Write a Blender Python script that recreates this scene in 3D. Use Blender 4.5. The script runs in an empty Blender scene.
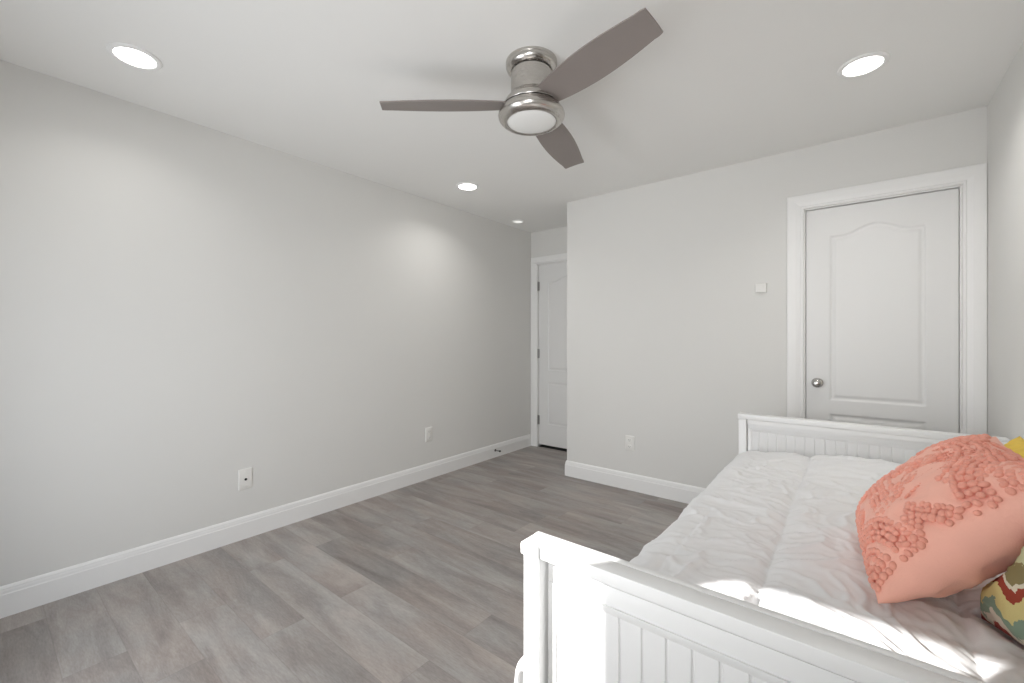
import bpy, bmesh, math, random
from mathutils import Vector, Matrix, noise

S = bpy.context.scene
C = S.collection
R = math.radians

# ---------------------------------------------------------------- camera
HC = 1.2158
cam_data = bpy.data.cameras.new('camera')
cam = bpy.data.objects.new('camera', cam_data)
C.objects.link(cam)
cam.location = (0, 0, HC)
cam.rotation_euler = (R(90), 0, 0.674571)
cam_data.sensor_width = 36.0
cam_data.lens = 36.0 * 431.373 / 1024.0
cam_data.shift_y = -0.002
cam_data.clip_start = 0.02
S.camera = cam

# ---------------------------------------------------------------- exposure
S.view_settings.view_transform = 'Standard'
S.view_settings.look = 'None'
S.view_settings.exposure = 0.10
S.view_settings.gamma = 1.0
S.view_settings.use_curve_mapping = False
try:
    S.cycles.use_denoising = True
    S.cycles.max_bounces = 12
    S.cycles.diffuse_bounces = 8
    S.cycles.sample_clamp_indirect = 8.0
except Exception:
    pass

# ---------------------------------------------------------------- world, sun, added fill lights
W = bpy.data.worlds.new('sky')
S.world = W
W.use_nodes = True
bg = W.node_tree.nodes['Background']
bg.inputs['Color'].default_value = (0.72, 0.84, 1.0, 1)
bg.inputs['Strength'].default_value = 1.5

sun_d = bpy.data.lights.new('sun', 'SUN')
sun_d.energy = 10.0
sun_d.angle = R(0.6)
sun_d.color = (1.0, 0.99, 0.97)
sun = bpy.data.objects.new('sun', sun_d)
C.objects.link(sun)
SUN_DIR = Vector((0.8, 1.0, -0.65)).normalized()
sun.rotation_euler = SUN_DIR.to_track_quat('-Z', 'Y').to_euler()
sun.location = (-3, -4, 4)

def area_light(name, loc, direction, sx, sy, power, color=(1, 1, 1), shape='RECTANGLE', spread=180):
    d = bpy.data.lights.new(name, 'AREA')
    d.shape = shape
    d.size = sx
    d.size_y = sy
    d.energy = power
    d.color = color
    d.spread = R(spread)
    o = bpy.data.objects.new(name, d)
    o.location = loc
    o.rotation_euler = Vector(direction).to_track_quat('-Z', 'Y').to_euler()
    C.objects.link(o)
    return o

# added fill lights behind the camera; the first has no opening in the wall
area_light('near_wall_fill', (-0.45, -0.43, 1.45), (-0.36, 1, 0.14), 1.1, 1.2, 14.0, (0.98, 0.99, 1.0), 'RECTANGLE', 110)
area_light('opening_fill', (-1.75, -0.50, 0.87), (0.05, 1, 0.18), 0.7, 1.5, 15.0, (0.98, 0.99, 1.0), 'RECTANGLE', 150)  # added fill, set behind the unseen opening in the near wall

# ---------------------------------------------------------------- room dimensions (metres)
XL, XR = -2.927, 0.5335
YN, YB, YH = -0.45, 3.3215, 4.010
XA = -2.026          # corner where the back wall turns into the hall alcove
ZC = 2.44
T = 0.10

# ---------------------------------------------------------------- materials
def mat(name, color, rough=0.5, metal=0.0, bump=0.0, bscale=200.0, var=0.0, vscale=6.0, spec=0.5, sheen=0.0, coords='Object'):
    m = bpy.data.materials.new(name)
    m.use_nodes = True
    nt = m.node_tree
    b = nt.nodes['Principled BSDF']
    b.inputs['Base Color'].default_value = (*color, 1)
    b.inputs['Roughness'].default_value = rough
    b.inputs['Metallic'].default_value = metal
    b.inputs['Specular IOR Level'].default_value = spec
    if sheen:
        b.inputs['Sheen Weight'].default_value = sheen
    tc = nt.nodes.new('ShaderNodeTexCoord')
    if var:
        n = nt.nodes.new('ShaderNodeTexNoise')
        n.inputs['Scale'].default_value = vscale
        n.inputs['Detail'].default_value = 4
        nt.links.new(tc.outputs[coords], n.inputs['Vector'])
        mx = nt.nodes.new('ShaderNodeMix')
        mx.data_type = 'RGBA'
        mx.inputs[6].default_value = (*[c * (1 - var) for c in color], 1)
        mx.inputs[7].default_value = (*[min(1, c * (1 + var)) for c in color], 1)
        nt.links.new(n.outputs['Fac'], mx.inputs[0])
        nt.links.new(mx.outputs[2], b.inputs['Base Color'])
    if bump:
        n2 = nt.nodes.new('ShaderNodeTexNoise')
        n2.inputs['Scale'].default_value = bscale
        n2.inputs['Detail'].default_value = 3
        nt.links.new(tc.outputs[coords], n2.inputs['Vector'])
        bp = nt.nodes.new('ShaderNodeBump')
        bp.inputs['Strength'].default_value = bump
        bp.inputs['Distance'].default_value = 0.002
        nt.links.new(n2.outputs['Fac'], bp.inputs['Height'])
        nt.links.new(bp.outputs['Normal'], b.inputs['Normal'])
    return m

def emat(name, color, strength):
    m = bpy.data.materials.new(name)
    m.use_nodes = True
    b = m.node_tree.nodes['Principled BSDF']
    b.inputs['Base Color'].default_value = (0.85, 0.85, 0.83, 1)
    b.inputs['Emission Color'].default_value = (*color, 1)
    b.inputs['Emission Strength'].default_value = strength
    return m

M = {}
M['wall'] = mat('wall_paint', (0.72, 0.713, 0.69), 0.75, bump=0.08, bscale=260, var=0.008)
M['ceiling'] = mat('ceiling_paint', (0.81, 0.805, 0.785), 0.85, bump=0.06, bscale=240, var=0.006)
M['trim'] = mat('trim_paint', (0.85, 0.846, 0.835), 0.38, bump=0.03, bscale=90, var=0.008)
M['door'] = mat('door_paint', (0.78, 0.776, 0.765), 0.42, bump=0.05, bscale=160, var=0.008)
M['bed'] = mat('white_bed_paint', (0.82, 0.82, 0.815), 0.35, bump=0.03, bscale=70, var=0.008)
M['plastic'] = mat('white_plastic', (0.80, 0.79, 0.76), 0.35, var=0.01)
M['black'] = mat('dark_socket', (0.02, 0.02, 0.02), 0.6, var=0.05)
M['slot'] = mat('grey_slot', (0.16, 0.155, 0.15), 0.6, var=0.05)
M['linen'] = mat('white_cotton', (0.80, 0.80, 0.805), 0.9, bump=0.18, bscale=420, var=0.012, vscale=9, spec=0.2, sheen=0.1)
M['mattress'] = mat('mattress_ticking', (0.75, 0.75, 0.74), 0.9, bump=0.2, bscale=300, var=0.02, spec=0.2)
M['hinge'] = mat('hinge_metal', (0.42, 0.41, 0.40), 0.35, metal=1.0, var=0.04)
M['knob'] = mat('knob_nickel', (0.50, 0.49, 0.47), 0.22, metal=1.0, var=0.04)
M['lens_off'] = mat('frosted_lens', (0.80, 0.80, 0.78), 0.45, var=0.01)
M['coral'] = mat('coral_cotton', (0.93, 0.49, 0.39), 0.85, bump=0.35, bscale=260, var=0.06, vscale=14, spec=0.15, sheen=0.15)
M['coral_tuft'] = mat('coral_yarn', (0.86, 0.385, 0.295), 0.9, bump=0.6, bscale=500, var=0.12, vscale=40, spec=0.1, sheen=0.2)
M['yellow'] = mat('mustard_fabric', (0.72, 0.50, 0.10), 0.9, bump=0.4, bscale=200, var=0.15, vscale=30, spec=0.1)
M['rubber'] = mat('door_stop_rubber', (0.03, 0.03, 0.03), 0.7, var=0.05)
M['lamp_on'] = emat('lit_lens', (1.0, 0.985, 0.95), 9.0)
M['lamp_dim'] = emat('dim_lens', (1.0, 0.98, 0.95), 0.55)

def brushed(name, color, rough):
    m = mat(name, color, rough, metal=1.0)
    nt = m.node_tree
    b = nt.nodes['Principled BSDF']
    tc = nt.nodes.new('ShaderNodeTexCoord')
    mp = nt.nodes.new('ShaderNodeMapping')
    mp.inputs['Scale'].default_value = (4, 4, 260)
    n = nt.nodes.new('ShaderNodeTexNoise')
    n.inputs['Scale'].default_value = 6
    n.inputs['Detail'].default_value = 3
    nt.links.new(tc.outputs['Object'], mp.inputs['Vector'])
    nt.links.new(mp.outputs['Vector'], n.inputs['Vector'])
    mr = nt.nodes.new('ShaderNodeMapRange')
    mr.inputs['To Min'].default_value = rough - 0.07
    mr.inputs['To Max'].default_value = rough + 0.1
    nt.links.new(n.outputs['Fac'], mr.inputs['Value'])
    nt.links.new(mr.outputs['Result'], b.inputs['Roughness'])
    return m
M['nickel'] = brushed('brushed_nickel', (0.56, 0.535, 0.505), 0.25)
M['blade'] = mat('blade_laminate', (0.235, 0.205, 0.19), 0.42, var=0.05, vscale=8)

def floor_material():
    m = bpy.data.materials.new('grey_vinyl_planks')
    m.use_nodes = True
    nt = m.node_tree
    N = nt.nodes
    L = nt.links
    b = N['Principled BSDF']
    tc = N.new('ShaderNodeTexCoord')
    sep = N.new('ShaderNodeSeparateXYZ')
    L.new(tc.outputs['Object'], sep.inputs[0])
    def math_(op, a, c=None):
        n = N.new('ShaderNodeMath')
        n.operation = op
        for i, v in enumerate((a, c)):
            if v is None:
                continue
            if isinstance(v, (int, float)):
                n.inputs[i].default_value = v
            else:
                L.new(v, n.inputs[i])
        return n.outputs[0]
    PW, PL = 0.176, 1.22
    yr = math_('DIVIDE', math_('ADD', sep.outputs['Y'], 10 * PW - 0.025 + 0.0), PW)
    row = math_('FLOOR', yr)
    fy = math_('FRACT', yr)
    offs = math_('FRACT', math_('MULTIPLY', math_('SINE', math_('ADD', math_('MULTIPLY', row, 0.6581574), 1.4315798)), 37.742741))
    xr = math_('ADD', math_('DIVIDE', sep.outputs['X'], PL), math_('ADD', offs, 20.0))
    col = math_('FLOOR', xr)
    fx = math_('FRACT', xr)
    cv = N.new('ShaderNodeCombineXYZ')
    L.new(row, cv.inputs[0])
    L.new(col, cv.inputs[1])
    wn2 = N.new('ShaderNodeTexWhiteNoise')
    wn2.noise_dimensions = '2D'
    L.new(cv.outputs[0], wn2.inputs['Vector'])
    # grain: noise stretched along the plank, shifted per plank
    sh = N.new('ShaderNodeVectorMath')
    sh.operation = 'MULTIPLY_ADD'
    L.new(wn2.outputs['Color'], sh.inputs[0])
    sh.inputs[1].default_value = (31, 17, 9)
    L.new(tc.outputs['Object'], sh.inputs[2])
    def stretched(sx, sy, scale, detail, rough=0.6, dist=0.0):
        mp = N.new('ShaderNodeMapping')
        mp.inputs['Scale'].default_value = (sx, sy, 1)
        L.new(sh.outputs[0], mp.inputs['Vector'])
        n = N.new('ShaderNodeTexNoise')
        n.inputs['Scale'].default_value = scale
        n.inputs['Detail'].default_value = detail
        n.inputs['Roughness'].default_value = rough
        n.inputs['Distortion'].default_value = dist
        L.new(mp.outputs['Vector'], n.inputs['Vector'])
        return n.outputs['Fac']
    g1 = stretched(1.0, 5.5, 1.7, 5, 0.62, 0.6)      # broad cathedral bands
    g2 = stretched(13.0, 70.0, 2.6, 5, 0.72)          # fine grain
    g3 = stretched(2.2, 3.0, 1.2, 3)                # warm / cool blotches
    base = math_('ADD', math_('MULTIPLY', wn2.outputs['Value'], 0.15), math_('MULTIPLY', g1, 0.86))
    base = math_('ADD', base, math_('MULTIPLY', g2, 0.46))
    rp = N.new('ShaderNodeValToRGB')
    e = rp.color_ramp.elements
    e[0].position = 0.36
    e[0].color = (0.15, 0.132, 0.122, 1)
    e[1].position = 1.02
    e[1].color = (0.47, 0.44, 0.42, 1)
    k = e.new(0.70)
    k.color = (0.31, 0.282, 0.267, 1)
    L.new(base, rp.inputs['Fac'])
    mx = N.new('ShaderNodeMix')
    mx.data_type = 'RGBA'
    mx.blend_type = 'MULTIPLY'
    mx.inputs[0].default_value = 1.0
    rp2 = N.new('ShaderNodeValToRGB')
    e2 = rp2.color_ramp.elements
    e2[0].position = 0.35
    e2[0].color = (1.03, 0.985, 0.955, 1)
    e2[1].position = 0.65
    e2[1].color = (0.97, 1.0, 1.01, 1)
    L.new(g3, rp2.inputs['Fac'])
    L.new(rp.outputs['Color'], mx.inputs[6])
    L.new(rp2.outputs['Color'], mx.inputs[7])
    # seams between planks
    def edge(f, w):
        d = math_('MINIMUM', f, math_('SUBTRACT', 1.0, f))
        return math_('LESS_THAN', d, w)
    seam = math_('MAXIMUM', edge(fy, 0.0018 / PW), edge(fx, 0.0016 / PL))
    mx2 = N.new('ShaderNodeMix')
    mx2.data_type = 'RGBA'
    L.new(math_('MULTIPLY', seam, 0.16), mx2.inputs[0])
    L.new(mx.outputs[2], mx2.inputs[6])
    mx2.inputs[7].default_value = (0.09, 0.08, 0.072, 1)
    L.new(mx2.outputs[2], b.inputs['Base Color'])
    mr = N.new('ShaderNodeMapRange')
    mr.inputs['To Min'].default_value = 0.38
    mr.inputs['To Max'].default_value = 0.55
    L.new(g2, mr.inputs['Value'])
    L.new(mr.outputs['Result'], b.inputs['Roughness'])
    b.inputs['Specular IOR Level'].default_value = 0.4
    bp = N.new('ShaderNodeBump')
    bp.inputs['Strength'].default_value = 0.12
    bp.inputs['Distance'].default_value = 0.001
    L.new(math_('SUBTRACT', g2, math_('MULTIPLY', seam, 1.0)), bp.inputs['Height'])
    L.new(bp.outputs['Normal'], b.inputs['Normal'])
    return m
M['floor'] = floor_material()

def ikat_material():
    m = bpy.data.materials.new('ikat_print')
    m.use_nodes = True
    nt = m.node_tree
    N = nt.nodes
    L = nt.links
    b = N['Principled BSDF']
    b.inputs['Roughness'].default_value = 0.9
    b.inputs['Specular IOR Level'].default_value = 0.15
    tc = N.new('ShaderNodeTexCoord')
    sep = N.new('ShaderNodeSeparateXYZ')
    L.new(tc.outputs['Object'], sep.inputs[0])
    def mth(op, a, c=None):
        n = N.new('ShaderNodeMath')
        n.operation = op
        for i, v in enumerate((a, c)):
            if v is None:
                continue
            if isinstance(v, (int, float)):
                n.inputs[i].default_value = v
            else:
                L.new(v, n.inputs[i])
        return n.outputs[0]
    nz = N.new('ShaderNodeTexNoise')
    nz.inputs['Scale'].default_value = 40
    nz.inputs['Detail'].default_value = 3
    L.new(tc.outputs['Object'], nz.inputs['Vector'])
    zig = mth('MULTIPLY', mth('PINGPONG', mth('MULTIPLY', sep.outputs['X'], 11.0), 0.5), 0.06)
    jit = mth('MULTIPLY', mth('SUBTRACT', nz.outputs['Fac'], 0.5), 0.06)
    t = mth('ADD', mth('ADD', sep.outputs['Y'], zig), jit)
    t = mth('DIVIDE', mth('ADD', t, 0.142), 0.36)
    rp = N.new('ShaderNodeValToRGB')
    rp.color_ramp.interpolation = 'CONSTANT'
    cols = [(0.00, (0.30, 0.06, 0.05)), (0.05, (0.62, 0.56, 0.46)), (0.10, (0.24, 0.33, 0.25)), (0.18, (0.64, 0.56, 0.25)),
            (0.29, (0.31, 0.06, 0.038)), (0.36, (0.68, 0.64, 0.50)), (0.40, (0.25, 0.21, 0.10)), (0.50, (0.53, 0.54, 0.33)),
            (0.60, (0.68, 0.66, 0.50)), (0.63, (0.42, 0.27, 0.31)), (0.70, (0.68, 0.66, 0.48)), (0.74, (0.50, 0.52, 0.30)), (0.88, (0.27, 0.25, 0.11))]
    e = rp.color_ramp.elements
    e[0].position, e[0].color = cols[0][0], (*cols[0][1], 1)
    e[1].position, e[1].color = cols[1][0], (*cols[1][1], 1)
    for pz, cc in cols[2:]:
        k = e.new(pz)
        k.color = (*cc, 1)
    L.new(t, rp.inputs['Fac'])
    L.new(rp.outputs['Color'], b.inputs['Base Color'])
    n2 = N.new('ShaderNodeTexNoise')
    n2.inputs['Scale'].default_value = 400
    L.new(tc.outputs['Object'], n2.inputs['Vector'])
    bp = N.new('ShaderNodeBump')
    bp.inputs['Strength'].default_value = 0.25
    bp.inputs['Distance'].default_value = 0.002
    L.new(n2.outputs['Fac'], bp.inputs['Height'])
    L.new(bp.outputs['Normal'], b.inputs['Normal'])
    return m
M['ikat'] = ikat_material()

# ---------------------------------------------------------------- object helpers
def obj(name, bm, m, parent=None, smooth=False, angle=None):
    me = bpy.data.meshes.new(name)
    bmesh.ops.recalc_face_normals(bm, faces=bm.faces)
    bm.to_mesh(me)
    bm.free()
    me.materials.append(m)
    if smooth or angle is not None:
        for p in me.polygons:
            p.use_smooth = True
        if angle is not None:
            try:
                me.set_sharp_from_angle(angle=R(angle))
            except Exception:
                pass
    o = bpy.data.objects.new(name, me)
    C.objects.link(o)
    if parent is not None:
        o.parent = parent
    return o

def tag(o, label, cat, group=None):
    o['label'] = label
    o['category'] = cat
    if group:
        o['group'] = group
    return o

def thing(name, label, cat, loc=(0, 0, 0), group=None):
    o = bpy.data.objects.new(name, None)
    o.empty_display_size = 0.1
    o.location = loc
    C.objects.link(o)
    return tag(o, label, cat, group)

def structure(o):
    o['kind'] = 'structure'
    return o

def box(bm, x0, x1, y0, y1, z0, z1, bev=0.0, seg=2, mtx=None):
    v = [bm.verts.new(c) for c in ((x0, y0, z0), (x1, y0, z0), (x1, y1, z0), (x0, y1, z0),
                                   (x0, y0, z1), (x1, y0, z1), (x1, y1, z1), (x0, y1, z1))]
    fs = [bm.faces.new([v[i] for i in q]) for q in ((0, 3, 2, 1), (4, 5, 6, 7), (0, 1, 5, 4), (1, 2, 6, 5), (2, 3, 7, 6), (3, 0, 4, 7))]
    if bev:
        es = set()
        for f_ in fs:
            es.update(f_.edges)
        r = bmesh.ops.bevel(bm, geom=list(es), offset=bev, segments=seg, profile=0.5, affect='EDGES')
        vs = set(r['verts'])
        for f_ in r['faces']:
            vs.update(f_.verts)
        v = [x for x in vs | set(y for y in v if y.is_valid)]
    if mtx is not None:
        bmesh.ops.transform(bm, matrix=mtx, verts=[x for x in v if x.is_valid])

def lathe(bm, prof, seg=48, centre=(0, 0, 0), axis='Z'):
    """prof: list of (r, h); closed at r = 0 ends."""
    rings = []
    cx, cy, cz = centre
    def P(r, h, a):
        x, y = r * math.cos(a), r * math.sin(a)
        if axis == 'Z':
            return (cx + x, cy + y, cz + h)
        if axis == 'Y':
            return (cx + x, cy + h, cz + y)
        return (cx + h, cy + x, cz + y)
    for r, h in prof:
        if r < 1e-6:
            rings.append([bm.verts.new(P(0, h, 0))])
        else:
            rings.append([bm.verts.new(P(r, h, 2 * math.pi * i / seg)) for i in range(seg)])
    for a, b in zip(rings, rings[1:]):
        for i in range(seg):
            j = (i + 1) % seg
            if len(a) == 1 and len(b) == 1:
                continue
            if len(a) == 1:
                bm.faces.new((a[0], b[i], b[j]))
            elif len(b) == 1:
                bm.faces.new((a[i], a[j], b[0]))
            else:
                bm.faces.new((a[i], a[j], b[j], b[i]))

def strip(bm, rows, closed_row=True, cap=True):
    """rows: list of profile point lists (along a path); joins them to a solid."""
    vr = [[bm.verts.new(p) for p in r] for r in rows]
    n = len(vr[0])
    for a, b in zip(vr, vr[1:]):
        for i in range(n if closed_row else n - 1):
            j = (i + 1) % n
            bm.faces.new((a[i], a[j], b[j], b[i]))
    if cap and closed_row:
        bm.faces.new(vr[0])
        bm.faces.new(list(reversed(vr[-1])))

def tube(bm, pts, r, seg=8):
    rows = []
    for i, p in enumerate(pts):
        p = Vector(p)
        d = (Vector(pts[min(i + 1, len(pts) - 1)]) - Vector(pts[max(i - 1, 0)])).normalized()
        a = d.orthogonal().normalized()
        if i:
            a = (prev - d * prev.dot(d)).normalized()
        prev = a
        b = d.cross(a)
        rows.append([p + a * r * math.cos(2 * math.pi * k / seg) + b * r * math.sin(2 * math.pi * k / seg) for k in range(seg)])
    strip(bm, rows)

# ---------------------------------------------------------------- room shell
bm = bmesh.new()
box(bm, XL - T, XR + T, YN - T, YH + T, -0.1, 0.0)
structure(obj('floor', bm, M['floor']))
bm = bmesh.new()
box(bm, XL - T, XR + T, YN - T, YH + T, ZC, ZC + 0.1)
structure(obj('ceiling', bm, M['ceiling']))
bm = bmesh.new()
box(bm, XL - T, XL, YN - T, YH + T, 0, ZC)
structure(obj('wall_left', bm, M['wall']))
bm = bmesh.new()
box(bm, XR, XR + T, YN - T, YH + T, 0, ZC)
structure(obj('wall_right', bm, M['wall']))
# back wall with the closet door opening, returning into the alcove
DX0, DX1, DZ = -0.262, 0.438, 2.045
bm = bmesh.new()
box(bm, XA, DX0, YB, YB + T, 0, ZC)
box(bm, DX0, DX1, YB, YB + T, DZ, ZC)
box(bm, DX1, XR, YB, YB + T, 0, ZC)
box(bm, XA, XA + T, YB + T, YH, 0, ZC)
box(bm, DX0 - 0.1, XR, YB + T, YB + T + 0.05, 0, ZC)
structure(obj('wall_back', bm, M['wall']))
# hall wall with its door opening
HX0, HX1, HZ = -2.832, -2.062, 2.066
bm = bmesh.new()
box(bm, XL, HX0, YH, YH + T, 0, ZC)
box(bm, HX0, HX1, YH, YH + T, HZ, ZC)
box(bm, HX1, XA + T, YH, YH + T, 0, ZC)
box(bm, XL, XA + T, YH + T, YH + T + 0.05, 0, ZC)  # slab added behind the door to block sky light leaking under it
structure(obj('wall_hall', bm, M['wall']))
# near wall (behind the camera): unseen openings, shaped to cast the sun patches
OX0, OX1, OZ = -2.25, -1.366, 1.625      # opening shaped for the sun patch on the daybed end
GX0, GX1, GZ0, GZ1 = -1.61, -1.115, 1.605, 1.704   # slot shaped for the sun strip on the comforter
bm = bmesh.new()
NT = 0.03
box(bm, XL, OX0, YN - NT, YN, 0, ZC)
box(bm, OX0, GX0, YN - NT, YN, OZ, ZC)
box(bm, GX0, GX1, YN - NT, YN, GZ1, ZC)
box(bm, OX1, GX1, YN - NT, YN, 0, GZ0)
box(bm, GX1, XR, YN - NT, YN, 0, ZC)
structure(obj('wall_near', bm, M['wall']))

# baseboards: profile swept along the wall line with mitred corners
BB = [(0, 0), (0.0150, 0), (0.0150, 0.098), (0.0125, 0.102), (0.0118, 0.112), (0.0100, 0.120), (0.0100, 0.1235),
      (0.0085, 0.126), (0.0060, 0.131), (0.0025, 0.1345), (0, 0.1345)]
def baseboard(name, pts, normals):
    """pts: plan points; normals: offset vector at each point (sum of the wall normals)."""
    bm = bmesh.new()
    rows = [[(x + nx * d, y + ny * d, z) for d, z in BB] for (x, y), (nx, ny) in zip(pts, normals)]
    strip(bm, rows)
    return structure(obj(name, bm, M['trim']))
baseboard('baseboard_left', [(XL, YN), (XL, YH)], [(1, 0), (1, 0)])
baseboard('baseboard_back', [(-0.356, YB), (XA, YB), (XA, YH)], [(0, -1), (-1, -1), (-1, 0)])
baseboard('baseboard_right', [(XR, YB - 0.02), (XR, YN)], [(-1, 0), (-1, 0)])
baseboard('baseboard_near', [(XR - 0.016, YN), (OX1, YN)], [(0, 1), (0, 1)])

# ---------------------------------------------------------------- doors
CAS = [(0, 0), (0, 0.010), (0.004, 0.013), (0.012, 0.0135), (0.016, 0.0105), (0.022, 0.012), (0.040, 0.0165), (0.062, 0.0185),
       (0.080, 0.0185), (0.086, 0.0165), (0.088, 0.012), (0.088, 0)]
def casing(x0, x1, zt, yw, width, parent, wl=None):
    bm = bmesh.new()
    k = width / 0.088
    kl = (wl or width) / 0.088
    rows = [[(x0 - o * kl, yw - d, 0) for o, d in CAS], [(x0 - o * kl, yw - d, zt + o * k) for o, d in CAS],
            [(x1 + o * k, yw - d, zt + o * k) for o, d in CAS], [(x1 + o * k, yw - d, 0) for o, d in CAS]]
    strip(bm, rows)
    return structure(obj('door_casing', bm, M['trim'], parent))

def jamb(x0, x1, zt, y0, y1, parent):
    bm = bmesh.new()
    t = 0.004
    box(bm, x0 - 0.012, x0 + t, y0, y1, 0, zt + t)
    box(bm, x1 - t, x1 + 0.012, y0, y1, 0, zt + t)
    box(bm, x0 - 0.012, x1 + 0.012, y0, y1, zt - t, zt + 0.012)
    return structure(obj('door_jamb', bm, M['trim'], parent))

def moulded_leaf(x0, x1, z0, z1, yf, panels, thick=0.035, step=0.0042):
    """two-panel moulded door leaf: the front skin is a relief grid; panels = [(xl, xr, zb, zside, arch)]"""
    bm = bmesh.new()
    nx = int((x1 - x0) / step)
    nz = int((z1 - z0) / step)
    def prof(s):
        if s <= 0:
            return 0.0
        if s < 0.009:
            return 0.0075 * (1 - math.cos(math.pi * s / 0.009)) / 2
        if s < 0.016:
            return 0.0075
        if s < 0.034:
            q = (s - 0.016) / 0.018
            return 0.0075 - 0.0055 * (1 - math.cos(math.pi * q)) / 2
        return 0.0020
    def depth(x, z):
        best = 0.0
        for xl, xr, zb, zs, ar in panels:
            if x <= xl or x >= xr or z <= zb or z >= zs + ar:
                continue
            u = (x - xl) / (xr - xl)
            u2 = min(1.0, max(0.0, (u - 0.12) / 0.76))
            top = zs + ar * 0.5 * (1 - math.cos(2 * math.pi * u2)) if ar else zs
            slope = ar * math.pi * math.sin(2 * math.pi * u2) / (0.76 * (xr - xl)) if ar else 0
            s_ = min(x - xl, xr - x, z - zb, (top - z) / math.sqrt(1 + slope * slope))
            best = max(best, prof(s_))
        return best
    grid = []
    for j in range(nz + 1):
        z = z0 + (z1 - z0) * j / nz
        grid.append([bm.verts.new((x0 + (x1 - x0) * i / nx, yf + depth(x0 + (x1 - x0) * i / nx, z), z)) for i in range(nx + 1)])
    for j in range(nz):
        for i in range(nx):
            bm.faces.new((grid[j][i], grid[j][i + 1], grid[j + 1][i + 1], grid[j + 1][i]))
    # edges and back
    edge = [grid[0][i] for i in range(nx + 1)] + [grid[j][nx] for j in range(1, nz + 1)] + \
           [grid[nz][i] for i in range(nx - 1, -1, -1)] + [grid[j][0] for j in range(nz - 1, 0, -1)]
    back = [bm.verts.new((v.co.x, yf + thick, v.co.z)) for v in edge]
    n = len(edge)
    for i in range(n):
        j = (i + 1) % n
        bm.faces.new((edge[i], back[i], back[j], edge[j]))
    bm.faces.new(back)
    return bm

def knob_bm(x, y, z):
    bm = bmesh.new()
    prof = [(0, -0.0015), (0.029, -0.0015), (0.031, -0.004), (0.029, -0.008), (0.020, -0.011), (0.012, -0.013), (0.011, -0.024),
            (0.014, -0.030), (0.022, -0.036), (0.0262, -0.044), (0.0268, -0.050), (0.024, -0.057), (0.017, -0.062), (0.008, -0.064), (0, -0.0645)]
    lathe(bm, prof, 32, (x, y, z), 'Y')
    return bm

def hinge_bm(x, y, z):
    bm = bmesh.new()
    box(bm, x - 0.003, x + 0.017, y + 0.0105, y + 0.0125, z - 0.05, z + 0.05)
    lathe(bm, [(0, -0.054), (0.004, -0.053), (0.0066, -0.050), (0.0066, -0.018), (0.0060, -0.0175), (0.0066, -0.017), (0.0066, 0.017), (0.006, 0.0175),
               (0.0066, 0.018), (0.0066, 0.050), (0.004, 0.053), (0, 0.054)], 14, (x, y + 0.004, z))
    return bm

# closet door in the back wall
yf = YB + 0.022
d1 = structure(obj('door_1', moulded_leaf(DX0 + 0.007, DX1 - 0.007, 0.012, DZ - 0.008, yf,
     [(-0.134, 0.303, 0.838, 1.862, 0.052), (-0.134, 0.303, 0.215, 0.752, 0.0)]), M['door'], smooth=True, angle=50))
casing(DX0 - 0.004, DX1 + 0.004, DZ + 0.004, YB, 0.0905, d1)
jamb(DX0, DX1, DZ, YB + 0.001, YB + T - 0.001, d1)
k = obj('door_knob', knob_bm(-0.196, yf, 0.942), M['knob'], d1, smooth=True, angle=40)
k['label'] = 'brushed nickel round door knob'
# hall door
yh = YH + 0.010
d2 = structure(obj('door_2', moulded_leaf(HX0 + 0.010, HX1 - 0.006, 0.030, HZ - 0.006, yh,
     [(-2.699, -2.195, 0.868, 1.86, 0.052), (-2.699, -2.195, 0.262, 0.735, 0.0)]), M['door'], smooth=True, angle=50))
casing(HX0 - 0.004, HX1 + 0.004, HZ + 0.004, YH, 0.030, d2, wl=0.088)
jamb(HX0, HX1, HZ, YH + 0.001, YH + T - 0.001, d2)
for z in (1.82, 1.056, 0.305):
    h = obj('hinge', hinge_bm(HX0 + 0.004, YH - 0.004, z), M['hinge'], d2, smooth=True, angle=40)
    h['label'] = 'dark nickel butt hinge'
obj('door_knob', knob_bm(-2.13, yh, 0.942), M['knob'], d2, smooth=True, angle=40)
# hall casing head runs at full height like the legs
bm = bmesh.new()
box(bm, HX0 - 0.088, HX1 + 0.034, YH - 0.0165, YH, HZ + 0.030, HZ + 0.082, 0.002)
structure(obj('door_casing', bm, M['trim'], d2))
# black strip standing in for the shade in the gap under the hall door
bm = bmesh.new()
box(bm, HX0 + 0.004, HX1 - 0.004, YH + 0.012, YH + 0.09, 0.0, 0.006)
structure(obj('gap_shade_strip', bm, M['black'], d2))

# ---------------------------------------------------------------- wall plates
def plate_bm(w=0.076, h=0.122, t=0.006):
    bm = bmesh.new()
    rows = []
    for k_, (ins, d) in enumerate([(0, 0), (0, 0.002), (0.0015, 0.0045), (0.005, t)]):
        a, b = w / 2 - ins, h / 2 - ins
        r = 0.005
        pts = []
        for cx, cz, a0 in ((a - r, b - r, 0), (-a + r, b - r, 90), (-a + r, -b + r, 180), (a - r, -b + r, 270)):
            for q in range(5):
                an = R(a0 + q * 22.5)
                pts.append((cx + r * math.cos(an), -d, cz + r * math.sin(an)))
        rows.append(pts)
    strip(bm, rows)
    return bm

def on_left(o, y, z):
    o.location = (XL, y, z)
    o.rotation_euler = (0, 0, R(90))     # local -Y (outwards) points to +X

def on_back(o, x, z):
    o.location = (x, YB, z)

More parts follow.
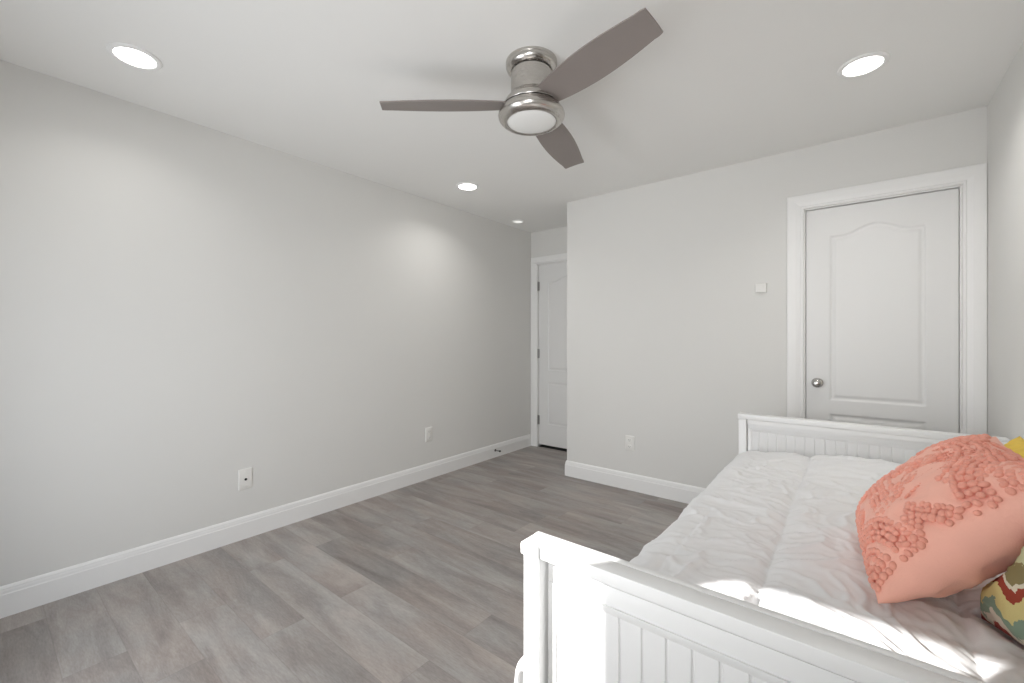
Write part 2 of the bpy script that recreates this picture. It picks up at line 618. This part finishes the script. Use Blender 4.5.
def duplex(label, group=None):
    t = thing('wall_outlet', label, 'outlet', group=group)
    obj('cover_plate', plate_bm(), M['plastic'], t, smooth=True, angle=40)
    for zc in (0.026, -0.026):
        bm = bmesh.new()
        pts = []
        for i in range(28):
            a = 2 * math.pi * i / 28
            x, z = 0.0172 * math.cos(a), 0.0172 * math.sin(a)
            pts.append((x, max(-0.0135, min(0.0135, z))))
        rows = [[(x * s_, -d, zc + z * s_) for x, z in pts] for s_, d in ((1.0, 0.0055), (1.0, 0.0085), (0.93, 0.0095))]
        strip(bm, rows)
        rc = obj('receptacle', bm, M['plastic'], t)
        bm = bmesh.new()
        box(bm, -0.0078, -0.0054, -0.0100, -0.0093, zc - 0.003, zc + 0.006)
        box(bm, 0.0054, 0.0078, -0.0100, -0.0093, zc - 0.002, zc + 0.006)
        lathe(bm, [(0, -0.0093), (0.0024, -0.0093), (0.0024, -0.0100), (0, -0.0100)], 10, (0, 0, zc - 0.0075), 'Y')
        obj('slots', bm, M['slot'], rc)
    bm = bmesh.new()
    lathe(bm, [(0, -0.0055), (0.0028, -0.0055), (0.0028, -0.0072), (0, -0.0078)], 12, (0, 0, 0), 'Y')
    obj('screw', bm, M['plastic'], t)
    return t

t = thing('coax_plate', 'white cable jack plate with one dark hole low on the long left wall', 'wall plate')
obj('cover_plate', plate_bm(0.078, 0.126), M['plastic'], t, smooth=True, angle=40)
bm = bmesh.new()
lathe(bm, [(0, -0.0055), (0.0075, -0.0055), (0.0075, -0.0080), (0.0058, -0.0085), (0.0052, -0.012), (0.0046, -0.0135), (0, -0.0135)], 18, (0, 0, -0.002), 'Y')
j = obj('jack', bm, M['black'], t)
j['label'] = 'dark round cable jack'
for z in (0.042, -0.042):
    bm = bmesh.new()
    lathe(bm, [(0, -0.0055), (0.0030, -0.0055), (0.0028, -0.0074), (0, -0.0079)], 12, (0, 0, z), 'Y')
    obj('screw', bm, M['plastic'], t)
on_left(t, 1.044, 0.362)
t = duplex('white duplex outlet on the left wall, nearer to the hall door', 'duplex wall outlets')
on_left(t, 2.494, 0.386)
t = duplex('white duplex outlet on the back wall between hall corner and daybed', 'duplex wall outlets')
on_back(t, -1.435, 0.377)

t = thing('wall_control', 'small square white control box on the back wall left of the closet door', 'wall control')
bm = bmesh.new()
box(bm, -0.033, 0.033, -0.018, 0.0, -0.031, 0.031, 0.004, 3)
obj('housing', bm, M['plastic'], t, smooth=True, angle=40)
bm = bmesh.new()
box(bm, -0.018, 0.018, -0.0205, -0.0175, -0.017, 0.017, 0.002, 2)
obj('button', bm, M['plastic'], t, smooth=True, angle=40)
on_back(t, -0.505, 1.561)

# door stop on the left baseboard
t = thing('door_stop', 'small dark spring door stop sticking out of the left baseboard near the hall', 'door stop')
bm = bmesh.new()
lathe(bm, [(0, 0), (0.012, 0), (0.012, 0.004), (0.007, 0.008), (0, 0.008)], 18, (0, 0, 0), 'X')
obj('base', bm, M['rubber'], t)
bm = bmesh.new()
pts = [(0.006 + 0.052 * i / 120, 0.0058 * math.cos(i * 2 * math.pi / 10), 0.0058 * math.sin(i * 2 * math.pi / 10)) for i in range(121)]
tube(bm, pts, 0.0014, 5)
obj('spring', bm, M['hinge'], t, smooth=True)
bm = bmesh.new()
lathe(bm, [(0, 0.056), (0.0080, 0.056), (0.0092, 0.060), (0.0085, 0.070), (0.005, 0.073), (0, 0.0735)], 18, (0, 0, 0), 'X')
obj('tip', bm, M['rubber'], t, smooth=True, angle=40)
t.location = (XL + 0.0150, 3.365, 0.074)

# ---------------------------------------------------------------- recessed lights
def downlight(name, x, y, label, r_out, r_lens, lit, group, power=0.0):
    t = thing(name, label, 'ceiling light', (x, y, ZC), group)
    bm = bmesh.new()
    k_ = r_out / 0.098
    lathe(bm, [(r_out, 0), (r_out, -0.003), (r_out - 0.003, -0.006), (r_lens + 0.010, -0.0085), (r_lens + 0.002, -0.0075), (r_lens, -0.004), (r_lens, 0.0)], 56)
    obj('trim_ring', bm, M['trim'], t, smooth=True, angle=50)
    bm = bmesh.new()
    lathe(bm, [(r_lens, -0.0042), (r_lens * 0.6, -0.0052), (0, -0.0055)], 48)
    obj('lens', bm, M['lamp_on'] if lit else M['lamp_dim'], t, smooth=True)
    if power:
        a = area_light('downlight_beam', (0, 0, -0.012), (0, 0, -1), r_lens * 2, r_lens * 2, power, (1.0, 0.98, 0.95), 'DISK', 138)
        a.parent = t
    return t
GRP = 'large round recessed ceiling lights'
downlight('recessed_light', -2.440, 0.440, 'lit round recessed ceiling light near the left wall, nearest the camera', 0.092, 0.070, True, GRP, 1.3)
downlight('recessed_light', 0.020, 2.480, 'lit round recessed ceiling light above the daybed, before the closet door', 0.092, 0.070, True, GRP, 3.6)
downlight('recessed_light', -2.430, 2.470, 'lit round recessed ceiling light beyond the fan, toward the hall alcove', 0.092, 0.070, True, GRP, 2.4)
downlight('alcove_light', -2.745, 3.530, 'smallest, dimmest ceiling light, just in front of the hall door', 0.064, 0.046, False, None)

# ---------------------------------------------------------------- ceiling fan
FX, FY = -1.127, 1.547
fan = thing('ceiling_fan', 'brushed nickel flush mount ceiling fan with three taupe blades', 'ceiling fan', (FX, FY, ZC))
bm = bmesh.new()
lathe(bm, [(0, 0), (0.1135, 0), (0.1135, -0.008), (0.1115, -0.012), (0.1125, -0.016), (0.1125, -0.021), (0.108, -0.030), (0.099, -0.038), (0.094, -0.040), (0.086, -0.040), (0.086, -0.034), (0, -0.034)], 72)
obj('canopy', bm, M['nickel'], fan, smooth=True, angle=35)
bm = bmesh.new()
lathe(bm, [(0.083, -0.036), (0.083, -0.0445), (0.0885, -0.0450), (0.0905, -0.047), (0.0905, -0.135), (0.0915, -0.143), (0.096, -0.150), (0.104, -0.158), (0.114, -0.170), (0.122, -0.184), (0.1265, -0.197), (0.1255, -0.1990), (0.118, -0.1990)], 72)
obj('motor_housing', bm, M['nickel'], fan, smooth=True, angle=35)
bm = bmesh.new()
lathe(bm, [(0.112, -0.185), (0.112, -0.210)], 72)
obj('housing_gap', bm, M['black'], fan, smooth=True)
bm = bmesh.new()
lathe(bm, [(0.116, -0.2050), (0.1285, -0.2050), (0.1310, -0.2075), (0.1350, -0.216), (0.1400, -0.221), (0.1450, -0.227), (0.1472, -0.235), (0.1455, -0.244), (0.139, -0.254), (0.130, -0.261), (0.120, -0.2655), (0.112, -0.2665), (0.1085, -0.2650), (0.1085, -0.258)], 72)
obj('light_ring', bm, M['nickel'], fan, smooth=True, angle=40)
bm = bmesh.new()
lathe(bm, [(0.1082, -0.2605), (0.100, -0.2645), (0.080, -0.2690), (0.050, -0.2725), (0.02, -0.2738), (0, -0.2740)], 64)
lens = obj('light_lens', bm, M['lens_off'], fan, smooth=True)
lens['label'] = 'unlit frosted white round lens'

def blade_bm():
    bm = bmesh.new()
    r0, r1 = 0.118, 0.656
    n = 28
    t_ = 0.0028
    rows = []
    for i in range(n + 1):
        u = i / n
        hw = 0.056 + (0.0765 - 0.056) * math.sin(math.pi * min(1, u / 0.92) ** 0.95) ** 0.9 + 0.002 * u
        if u > 0.98:
            hw -= 0.004 * ((u - 0.98) / 0.02) ** 2
        x = r0 + (r1 - r0) * u
        sk = -0.006 * u ** 6        # the tip is cut slightly askew
        y0_, y1_ = -hw, hw
        m_ = 9
        top = [(x + sk * (2 * j / m_ - 1), y0_ + (y1_ - y0_) * j / m_, t_ + 0.002 * (1 - (2 * j / m_ - 1) ** 2)) for j in range(m_ + 1)]
        bot = [(x + sk * (2 * j / m_ - 1), y0_ + (y1_ - y0_) * j / m_, -t_ + 0.002 * (1 - (2 * j / m_ - 1) ** 2)) for j in range(m_, -1, -1)]
        rows.append(top + bot)
    strip(bm, rows)
    return bm
for a in (-17.5, 103.5, 222.5):
    b_ = obj('blade', blade_bm(), M['blade'], fan, smooth=True, angle=40)
    b_.matrix_local = Matrix.Translation((0, 0, -0.1875)) @ Matrix.Rotation(R(a), 4, 'Z') @ Matrix.Rotation(R(2.2), 4, 'Y') @ Matrix.Rotation(R(-13), 4, 'X')

# ---------------------------------------------------------------- daybed
BX0, BX1 = -0.5620, 0.5150
BY0, BY1 = 0.742, 2.862
bed = thing('daybed', 'white painted wooden daybed with beadboard end panels against the right wall', 'daybed', ((BX0 + BX1) / 2, (BY0 + BY1) / 2, 0))
def bp(name, bm, m=None):
    o = obj(name, bm, m or M['bed'], None, smooth=True, angle=30)
    o.parent = bed
    o.matrix_parent_inverse = Matrix.Translation((-bed.location.x, -bed.location.y, 0))
    return o

def beadboard_bm(x0, x1, y0, y1, z0, z1, pitch=0.0443, start=None, axis='X'):
    """board with V grooves on both faces, running vertically"""
    bm = bmesh.new()
    front = [(x0, 0)]
    g = (start if start is not None else x0 + pitch * 0.6)
    while g < x1 - 0.01:
        front += [(g - 0.0032, 0), (g - 0.0014, 0.0038), (g + 0.0014, 0.0038), (g + 0.0032, 0)]
        g += pitch
    front.append((x1, 0))
    pts = [(x, y0 + d) for x, d in front] + [(x, y1 - d) for x, d in reversed(front)]
    if axis == 'X':
        rows = [[(x, y, z) for x, y in pts] for z in (z0, z1)]
    else:
        rows = [[(y, x, z) for x, y in pts] for z in (z0, z1)]
    strip(bm, rows)
    return bm

def end_panel(sgn, yo, BX0=BX0):
    """sgn=+1: outer face looks to -Y (near end); yo = outer plane of the posts"""
    def Y(a, b):
        q = (yo + sgn * a, yo + sgn * b)
        return min(q), max(q)
    TOP = 0.7815
    px1 = BX0 + 0.041
    for xa, xb in ((BX0, px1), (BX1 - 0.041, BX1)):
        bm = bmesh.new()
        box(bm, xa, xb, *Y(0.0, 0.055), 0.0, TOP - 0.026, 0.003)
        lg = bp('post', bm)
        bm = bmesh.new()
        left = xa == BX0
        box(bm, xa - (0.0035 if left else 0.0), xb + (0.0 if left else 0.005), *Y(-0.007, 0.0440), TOP - 0.026, TOP, 0.0035)
        bp('post_cap', bm)
    bm = bmesh.new()
    box(bm, px1 + 0.0008, BX1 - 0.0418, *Y(0.001, 0.0440), TOP - 0.0268, TOP - 0.0006, 0.0018)
    bp('top_rail', bm)
    bm = bmesh.new()
    box(bm, BX0 - 0.003, BX1 + 0.003, *Y(0.0444, 0.0605), TOP - 0.0300, TOP - 0.0002, 0.0016)
    bp('rail_strip', bm)
    # framed panel below the rail
    fx0, fx1 = px1 + 0.006, BX1 - 0.047
    bm = bmesh.new()
    box(bm, fx0, fx1, *Y(0.026, 0.042), 0.7010, 0.7388, 0.0008)
    box(bm, fx0, fx1, *Y(0.0560, 0.0600), 0.7300, 0.7500)      # tongue set back, leaving a shadow gap under the rail
    bp('panel_rail', bm)
    bm = bmesh.new()
    ybs = [0.0195, 0.0405]
    rows = []
    prof = [(a_ + 0.003, z_ - 0.0020) for a_, z_ in (
            (0.0245, 0.703), (0.0190, 0.703), (0.0190, 0.699), (0.0215, 0.694), (0.0225, 0.689), (0.0245, 0.6865),
            (0.0355, 0.6865), (0.0375, 0.689), (0.0385, 0.694), (0.0410, 0.699), (0.0410, 0.703), (0.0355, 0.703))]
    for x in (fx0 + 0.02, fx1 - 0.02):
        rows.append([(x, yo + sgn * a, z) for a, z in prof])
    strip(bm, rows)
    bp('moulding', bm)
    for xa, xb in ((fx0, fx0 + 0.020), (fx1 - 0.020, fx1)):
        bm = bmesh.new()
        box(bm, xa, xb, *Y(0.025, 0.043), 0.10, 0.7005, 0.0015)
        bp('panel_stile', bm)
    y0_, y1_ = Y(0.0275, 0.0385)
    bp('beadboard', beadboard_bm(fx0 + 0.0205, fx1 - 0.0205, y0_, y1_, 0.14, 0.6845, start=-0.3525 - 0.0443 * 3))
    bm = bmesh.new()
    box(bm, fx0 + 0.0202, fx1 - 0.0202, *Y(0.025, 0.043), 0.10, 0.14, 0.0015)
    bp('bottom_rail', bm)
end_panel(1, BY0)
end_panel(-1, BY1, BX0 + 0.019)
# backrest along the right wall and the two long side rails
bm = bmesh.new()
box(bm, 0.472, BX1, BY0 + 0.0635, BY1 - 0.0635, 0.7365, 0.7700, 0.003)
bp('back_rail', bm)
bp('back_panel', beadboard_bm(BY0 + 0.064, BY1 - 0.064, 0.482, 0.502, 0.14, 0.7365, axis='Y'))
bm = bmesh.new()
box(bm, BX0 + 0.068, BX0 + 0.090, BY0 + 0.0625, BY1 - 0.0625, 0.17, 0.335, 0.003)
bp('side_rail', bm)
bm = bmesh.new()
for i in range(13):
    y = BY0 + 0.13 + i * 0.15
    box(bm, BX0 + 0.091, 0.481, y - 0.035, y + 0.035, 0.285, 0.303)
bp('slats', bm)

# mattress under the comforter
bm = bmesh.new()
box(bm, -0.465, 0.455, 0.825, 2.775, 0.305, 0.548, 0.045, 5)
mt = obj('mattress', bm, M['mattress'], smooth=True)
tag(mt, 'white twin mattress on the daybed, hidden beneath the white comforter', 'mattress')

# ---------------------------------------------------------------- pillows
def pillow_point(u, v, hw, hh, T_, side):
    k_ = 0.075
    x = hw * u * (1 - k_ * (1 - v * v) * u * u)
    y = hh * v * (1 - k_ * (1 - u * u) * v * v)
    a = max(0.0, 1 - abs(u) ** 2.6)
    b = max(0.0, 1 - abs(v) ** 2.6)
    z = side * T_ * (a * b) ** 0.52
    return Vector((x, y, z))
def pillow_bm(hw, hh, T_, seed, wr=0.006, n=56):
    bm = bmesh.new()
    us = [math.sin(math.pi / 2 * (2 * i / n - 1)) for i in range(n + 1)]
    g = {}
    for side in (1, -1):
        for j in range(n + 1):
            for i in range(n + 1):
                rim = i in (0, n) or j in (0, n)
                if rim and side == -1:
                    g[side, i, j] = g[1, i, j]
                    continue
                p = pillow_point(us[i], us[j], hw, hh, T_, side)
                if not rim:
                    e = 1 - max(abs(us[i]), abs(us[j]))
                    cr = abs(noise.noise(Vector((us[i] * 3 + seed, us[j] * 3, side * 2.0 + seed))))
                    cr2 = abs(noise.noise(Vector((us[i] * 7 + seed, us[j] * 5, side + seed * 2))))
                    p.z += side * (wr * (0.5 - 2 * cr) + wr * 0.6 * (0.4 - 1.6 * cr2)) * min(1, e * 6)
                g[side, i, j] = bm.verts.new(p)
        for j in range(n):
            for i in range(n):
                q = [g[side, i, j], g[side, i + 1, j], g[side, i + 1, j + 1], g[side, i, j + 1]]
                bm.faces.new(q if side == 1 else q[::-1])
    return bm
def frame(o, origin, e1, e2):
    e1 = Vector(e1).normalized()
    e2 = Vector(e2)
    e2 = (e2 - e1 * e2.dot(e1)).normalized()
    e3 = e1.cross(e2)
    o.matrix_world = Matrix(((e1.x, e2.x, e3.x, origin[0]), (e1.y, e2.y, e3.y, origin[1]), (e1.z, e2.z, e3.z, origin[2]), (0, 0, 0, 1)))

# coral pillow: local x runs towards the camera, y up the slope, z out of the tufted face
CW, CHH, CT = 0.245, 0.215, 0.105
coral = thing('throw_pillow', 'large coral pillow with tufted pattern leaning on the comforter', 'pillow')
obj('cover', pillow_bm(CW, CHH, CT, 3.0, 0.010), M['coral'], coral, smooth=True)

def tuft_bm():
    rnd = random.Random(5)
    bm = bmesh.new()
    base = bmesh.new()
    bmesh.ops.create_icosphere(base, subdivisions=2, radius=1.0)
    bv = [v.co.copy() for v in base.verts]
    bf = [[v.index for v in f_.verts] for f_ in base.faces]
    base.free()
    placed = []
    def lump(u, v, r):
        if max(abs(u), abs(v)) > 0.985:
            return
        for (a, b, c_) in placed:
            if (a - u) ** 2 + (b - v) ** 2 < (0.66 * (r + c_) / CW) ** 2:
                return
        placed.append((u, v, r))
        p = pillow_point(u, v, CW, CHH, CT, 1)
        d = 0.01
        pu = pillow_point(min(.999, u + d), v, CW, CHH, CT, 1) - pillow_point(u - d, v, CW, CHH, CT, 1)
        pv = pillow_point(u, min(.999, v + d), CW, CHH, CT, 1) - pillow_point(u, v - d, CW, CHH, CT, 1)
        n_ = pu.cross(pv).normalized()
        a_ = pu.normalized()
        b_ = n_.cross(a_)
        ang = rnd.uniform(0, 6.28)
        ex, ey = r * rnd.uniform(0.95, 1.3), r * rnd.uniform(0.8, 1.05)
        ca, sa = math.cos(ang), math.sin(ang)
        vs = []
        for q in bv:
            x, y = q.x * ex, q.y * ey
            vs.append(bm.verts.new(p + a_ * (x * ca - y * sa) + b_ * (x * sa + y * ca) + n_ * (q.z * r * 0.78 + r * 0.22)))
        for f_ in bf:
            bm.faces.new([vs[i] for i in f_])
    def line(pts, r=0.0082, gap=1.45, closed=False):
        pts = [Vector(q) for q in pts]
        if closed:
            pts.append(pts[0])
        for a, b in zip(pts, pts[1:]):
            n_ = max(1, int((b - a).length * CW / (r * gap)))
            for i in range(n_ + 1):
                q = a.lerp(b, i / n_)
                lump(q.x + rnd.uniform(-.008, .008), q.y + rnd.uniform(-.008, .008), r * rnd.uniform(0.88, 1.12))
    def P(a, b):                    # pattern square -> the tufted area, which stops just short of the edges
        return (a * 0.94, b * 0.95)
    def ln(pts, r, closed=False, gap=1.45):
        line([P(*q) for q in pts], r, gap, closed)
    def arc(cx, cy, rad, a0, a1, r):
        n_ = 22
        ln([(cx + rad * math.cos(R(a0 + (a1 - a0) * k_ / n_)), cy + rad * math.sin(R(a0 + (a1 - a0) * k_ / n_))) for k_ in range(n_ + 1)], r)
    # rings of tufts round each corner, dense toward the corner
    for cx, cy, a0 in ((1, -1, 90), (-1, -1, 0), (-1, 1, 270), (1, 1, 180)):
        for rad in (0.04, 0.115, 0.19, 0.265, 0.34, 0.47, 0.545, 0.62, 0.695):
            arc(cx, cy, rad, a0, a0 + 90, 0.0080)
    # nested triangles pointing up the pillow in the middle, thick base rows
    for d in (0.0, 0.085, 0.26):
        ln([(-0.52 + d, -0.30 + d * 0.6), (0.52 - d, -0.30 + d * 0.6), (0, 0.50 - d * 1.2)], 0.0076, True)
    for d in (0.08, 0.16):
        ln([(-0.60, -0.30 - d), (0.60, -0.30 - d)], 0.0076)
    # arches over the upper half
    for rad in (0.62, 0.71, 0.80, 0.98):
        arc(0, 0.05, rad, 25, 155, 0.0076)
    # half diamonds coming in from the sides
    for d in (0.16, 0.25, 0.34):
        for sx in (1, -1):
            ln([(sx * 0.98, -0.1 - d), (sx * (0.98 - d), -0.1), (sx * 0.98, -0.1 + d)], 0.0076)
        ln([(-d * 1.3, -0.98), (0, -0.98 + d), (d * 1.3, -0.98)], 0.0076)
    # thin stitched cords between
    for k_ in range(9):
        t_ = -0.62 + k_ * 0.155
        ln([(t_, -0.50), (t_ * 0.4, 0.95)], 0.0036, gap=1.5)
    return bm
tf = obj('tufting', tuft_bm(), M['coral_tuft'], coral, smooth=True)
tf['label'] = 'rows of raised coral yarn tufts'
tilt = R(48)
frame(coral, (0.168, 1.510, 0.788), (0.05, -1, 0), (math.cos(tilt), 0.0, math.sin(tilt)))

def yield_to_coral(bm_, mw, margin=0.015):
    """soft contact: the part of a pillow pressed by the coral pillow follows the coral pillow's back"""
    ci = coral.matrix_world.inverted()
    for v_ in bm_.verts:
        q = ci @ (mw @ v_.co)
        if abs(q.x) < CW * 1.02 and abs(q.y) < CHH * 1.02:
            back = pillow_point(max(-1, min(1, q.x / CW)), max(-1, min(1, q.y / CHH)), CW, CHH, CT, -1).z - margin
            if q.z > back:
                q.z = back
                v_.co = mw.inverted() @ (coral.matrix_world @ q)
def pose(origin, e1, e2):
    e1 = Vector(e1).normalized()
    e2 = Vector(e2).normalized()
    e3 = e1.cross(e2)
    return Matrix(((e1.x, e2.x, e3.x, origin[0]), (e1.y, e2.y, e3.y, origin[1]), (e1.z, e2.z, e3.z, origin[2]), (0, 0, 0, 1)))
bpy.context.view_layer.update()
GA, GT, GBX, GBY = -62, 80, 0.220, 1.40
GW, GH = 0.170, 0.160
ge1 = Vector((math.cos(R(GA)), math.sin(R(GA)), 0))
ge2 = Vector((-ge1.y, ge1.x, 0)) * math.cos(R(GT)) + Vector((0, 0, 1)) * math.sin(R(GT))
gm = pose(Vector((GBX, GBY, 0.598)) + ge1 * (GW - 0.006) + ge2 * (GH - 0.004), ge1, ge2)
gbm = pillow_bm(GW, GH, 0.070, 8.0, 0.004)
yield_to_coral(gbm, gm)
green = obj('throw_pillow', gbm, M['ikat'], smooth=True)
tag(green, 'olive and cream ikat print pillow with rust band, propped behind the coral pillow', 'pillow', None)
green.matrix_world = gm

yel = thing('throw_pillow', 'mustard yellow pillow peeking out behind the coral pillow', 'pillow')
obj('cover', pillow_bm(0.19, 0.15, 0.06, 12.0, 0.008), M['yellow'], yel, smooth=True)
frame(yel, (0.395, 2.08, 0.738), (0.0, -1, 0), (math.cos(R(72)), 0.0, math.sin(R(72))))

# ---------------------------------------------------------------- comforter
def fbm(p, o=4):
    a, s_ = 0.0, 1.0
    for i in range(o):
        a += noise.noise(p) * s_
        p = p * 2.03 + Vector((3.1, 1.7, 5.3))
        s_ *= 0.5
    return a
SEAMS_X = [-0.565, -0.190, 0.185]
SEAMS_Y = [0.90, 1.275, 1.65, 2.025, 2.40, 2.75]
def cell(v, seams):
    for a, b in zip(seams, seams[1:]):
        if a <= v <= b:
            return min(v - a, b - v), (v - a) / (b - a)
    return 0.15, 0.5
def comforter_bm():
    bm = bmesh.new()
    Y0, Y1 = 0.812, 2.792
    ny, ns = 300, 230
    # cross-section path: top right -> left edge -> hanging down the bed side
    path = []
    x = 0.462
    top_l = -0.418
    r = 0.135
    Ltop = x - top_l
    Larc = r * math.pi / 2
    Ldrop = 0.235
    tot = Ltop + Larc + Ldrop
    grid = []
    for j in range(ny + 1):
        y = Y0 + (Y1 - Y0) * j / ny
        row = []
        for i in range(ns + 1):
            s_ = tot * i / ns
            if s_ <= Ltop:
                p = Vector((x - s_, y, 0.572))
                n = Vector((0, 0, 1))
                fx = p.x
            elif s_ <= Ltop + Larc:
                a = (s_ - Ltop) / r
                p = Vector((top_l - r * math.sin(a), y, 0.572 - r + r * math.cos(a)))
                n = Vector((-math.sin(a), 0, math.cos(a)))
                fx = top_l - (s_ - Ltop)
            else:
                q = s_ - Ltop - Larc
                p = Vector((top_l - r - 0.05 * q / Ldrop, y, 0.572 - r - q))
                n = Vector((-1, 0, 0.12)).normalized()
                fx = top_l - (s_ - Ltop)
            # quilt cells: puffed between narrow stitched seams
            wob = 0.007 * noise.noise(Vector((fx * 3.0, y * 3.0, 21.0)))
            dx = min(abs(fx + wob - sx) for sx in SEAMS_X + [-0.94])
            dy = min(abs(y + wob - sy) for sy in SEAMS_Y)
            hx = 1 - math.exp(-(dx / 0.022) ** 1.0)
            hy = 1 - math.exp(-(dy / 0.020) ** 1.1)
            puff = 0.022 * hx + 0.010 * hy - 0.017
            # soft creases: warped ridges at three sizes, stronger by the stitching
            wv = Vector((noise.noise(Vector((fx * 2.6, y * 2.6, 4.0))), noise.noise(Vector((fx * 2.6, y * 2.6, 9.0))), 0))
            wv2 = Vector((noise.noise(Vector((fx * 8, y * 8, 14.0))), noise.noise(Vector((fx * 8, y * 8, 19.0))), 0))
            q1 = Vector((fx * 3.6 + y * 1.2, y * 5.2 - fx * 2.0, 0.3)) + wv * 1.3 + wv2 * 0.25
            w1 = 1 - min(1, abs(noise.noise(q1)) * 3.2)
            q2 = Vector((fx * 8.0 - y * 5.0, y * 13.0 + fx * 5.0, 2.7)) + wv * 2.2 + wv2 * 0.7
            w2 = 1 - min(1, abs(noise.noise(q2)) * 2.6)
            hgt_k = 1.0 if s_ < Ltop else max(0.35, 1 - (s_ - Ltop) / 0.15)
            q3 = Vector((fx * 22 + y * 8, y * 26 - fx * 9, 6.1)) + wv * 3.0 + wv2 * 1.2
            w3 = 1 - min(1, abs(noise.noise(q3)) * 2.2)
            near = math.exp(-min(dx, dy) / 0.07)
            wr = 0.0100 * w1 ** 3 + 0.0085 * w2 ** 2.5 * (0.55 + 0.9 * near) + 0.0032 * w3 * (0.5 + near)
            wr *= hgt_k
            sway = 0.007 * noise.noise(Vector((fx * 2.0, y * 1.7, 7.7)))
            hgt = puff + wr + sway
            # the filling slopes toward the open side and rises toward the far end
            if s_ <= Ltop:
                hgt += 0.041 * math.sin(math.pi / 2 * min(1, max(0, (p.x + 0.46) / 0.75))) * (0.35 + 0.65 * max(0, min(1, (y - 0.9) / 1.7)))
            # ends tuck down against the end panels
            e = min(y - Y0, Y1 - y)
            if e < 0.06:
                t_ = 1 - e / 0.06
                hgt -= 0.055 * t_ ** 2.2 if s_ <= Ltop + Larc else 0.02 * t_ ** 2
            # right edge tucks by the backrest
            er = x - p.x
            if er < 0.05:
                hgt -= 0.05 * (1 - er / 0.05) ** 2
            # side drape billows
            if s_ > Ltop:
                hgt += 0.010 * noise.noise(Vector((y * 2.3, s_ * 2.0, 12.0))) + 0.012 * math.sin((s_ - Ltop) * 16)
                nb = max(0.0, 1 - (y - Y0) / 0.30)
                sb = min(1, max(0, (s_ - Ltop - 0.13) / 0.12))
                hgt += 0.090 * sb * sb * (3 - 2 * sb) * nb * nb * (3 - 2 * nb)
            v = p + n * hgt
            if s_ < Ltop:                       # the filling gives way under the pillows
                for tree in PILLOW_TREES:
                    if tree.find_nearest(Vector((v.x, v.y, 0.62)), 0.35)[0] is None:
                        continue
                    for ox, oy in ((0, 0), (0.009, 0), (-0.009, 0), (0, 0.009), (0, -0.009), (0.006, 0.006), (-0.006, -0.006), (0.006, -0.006), (-0.006, 0.006)):
                        hit = tree.ray_cast(Vector((v.x + ox, v.y + oy, 0.35)), Vector((0, 0, 1)), 0.45)
                        if hit[0] is not None and v.z > hit[0].z - 0.005:
                            v.z = hit[0].z - 0.005
            row.append(bm.verts.new(v))
        grid.append(row)
    for j in range(ny):
        for i in range(ns):
            bm.faces.new((grid[j][i], grid[j][i + 1], grid[j + 1][i + 1], grid[j + 1][i]))
    return bm
from mathutils.bvhtree import BVHTree
bpy.context.view_layer.update()
PILLOW_TREES = []
for po in (coral.children[0], green, yel.children[0]):
    me_ = po.data
    PILLOW_TREES.append(BVHTree.FromPolygons([po.matrix_world @ v_.co for v_ in me_.vertices], [tuple(p_.vertices) for p_ in me_.polygons]))
cf = obj('comforter', comforter_bm(), M['linen'], smooth=True)
sd = cf.modifiers.new('thickness', 'SOLIDIFY')
sd.thickness = 0.012
sd.offset = -1
tag(cf, 'white quilted comforter spread over the daybed, draping down its open side', 'comforter')
for po in (coral, green, yel):
    po['group'] = 'throw pillows on the daybed'
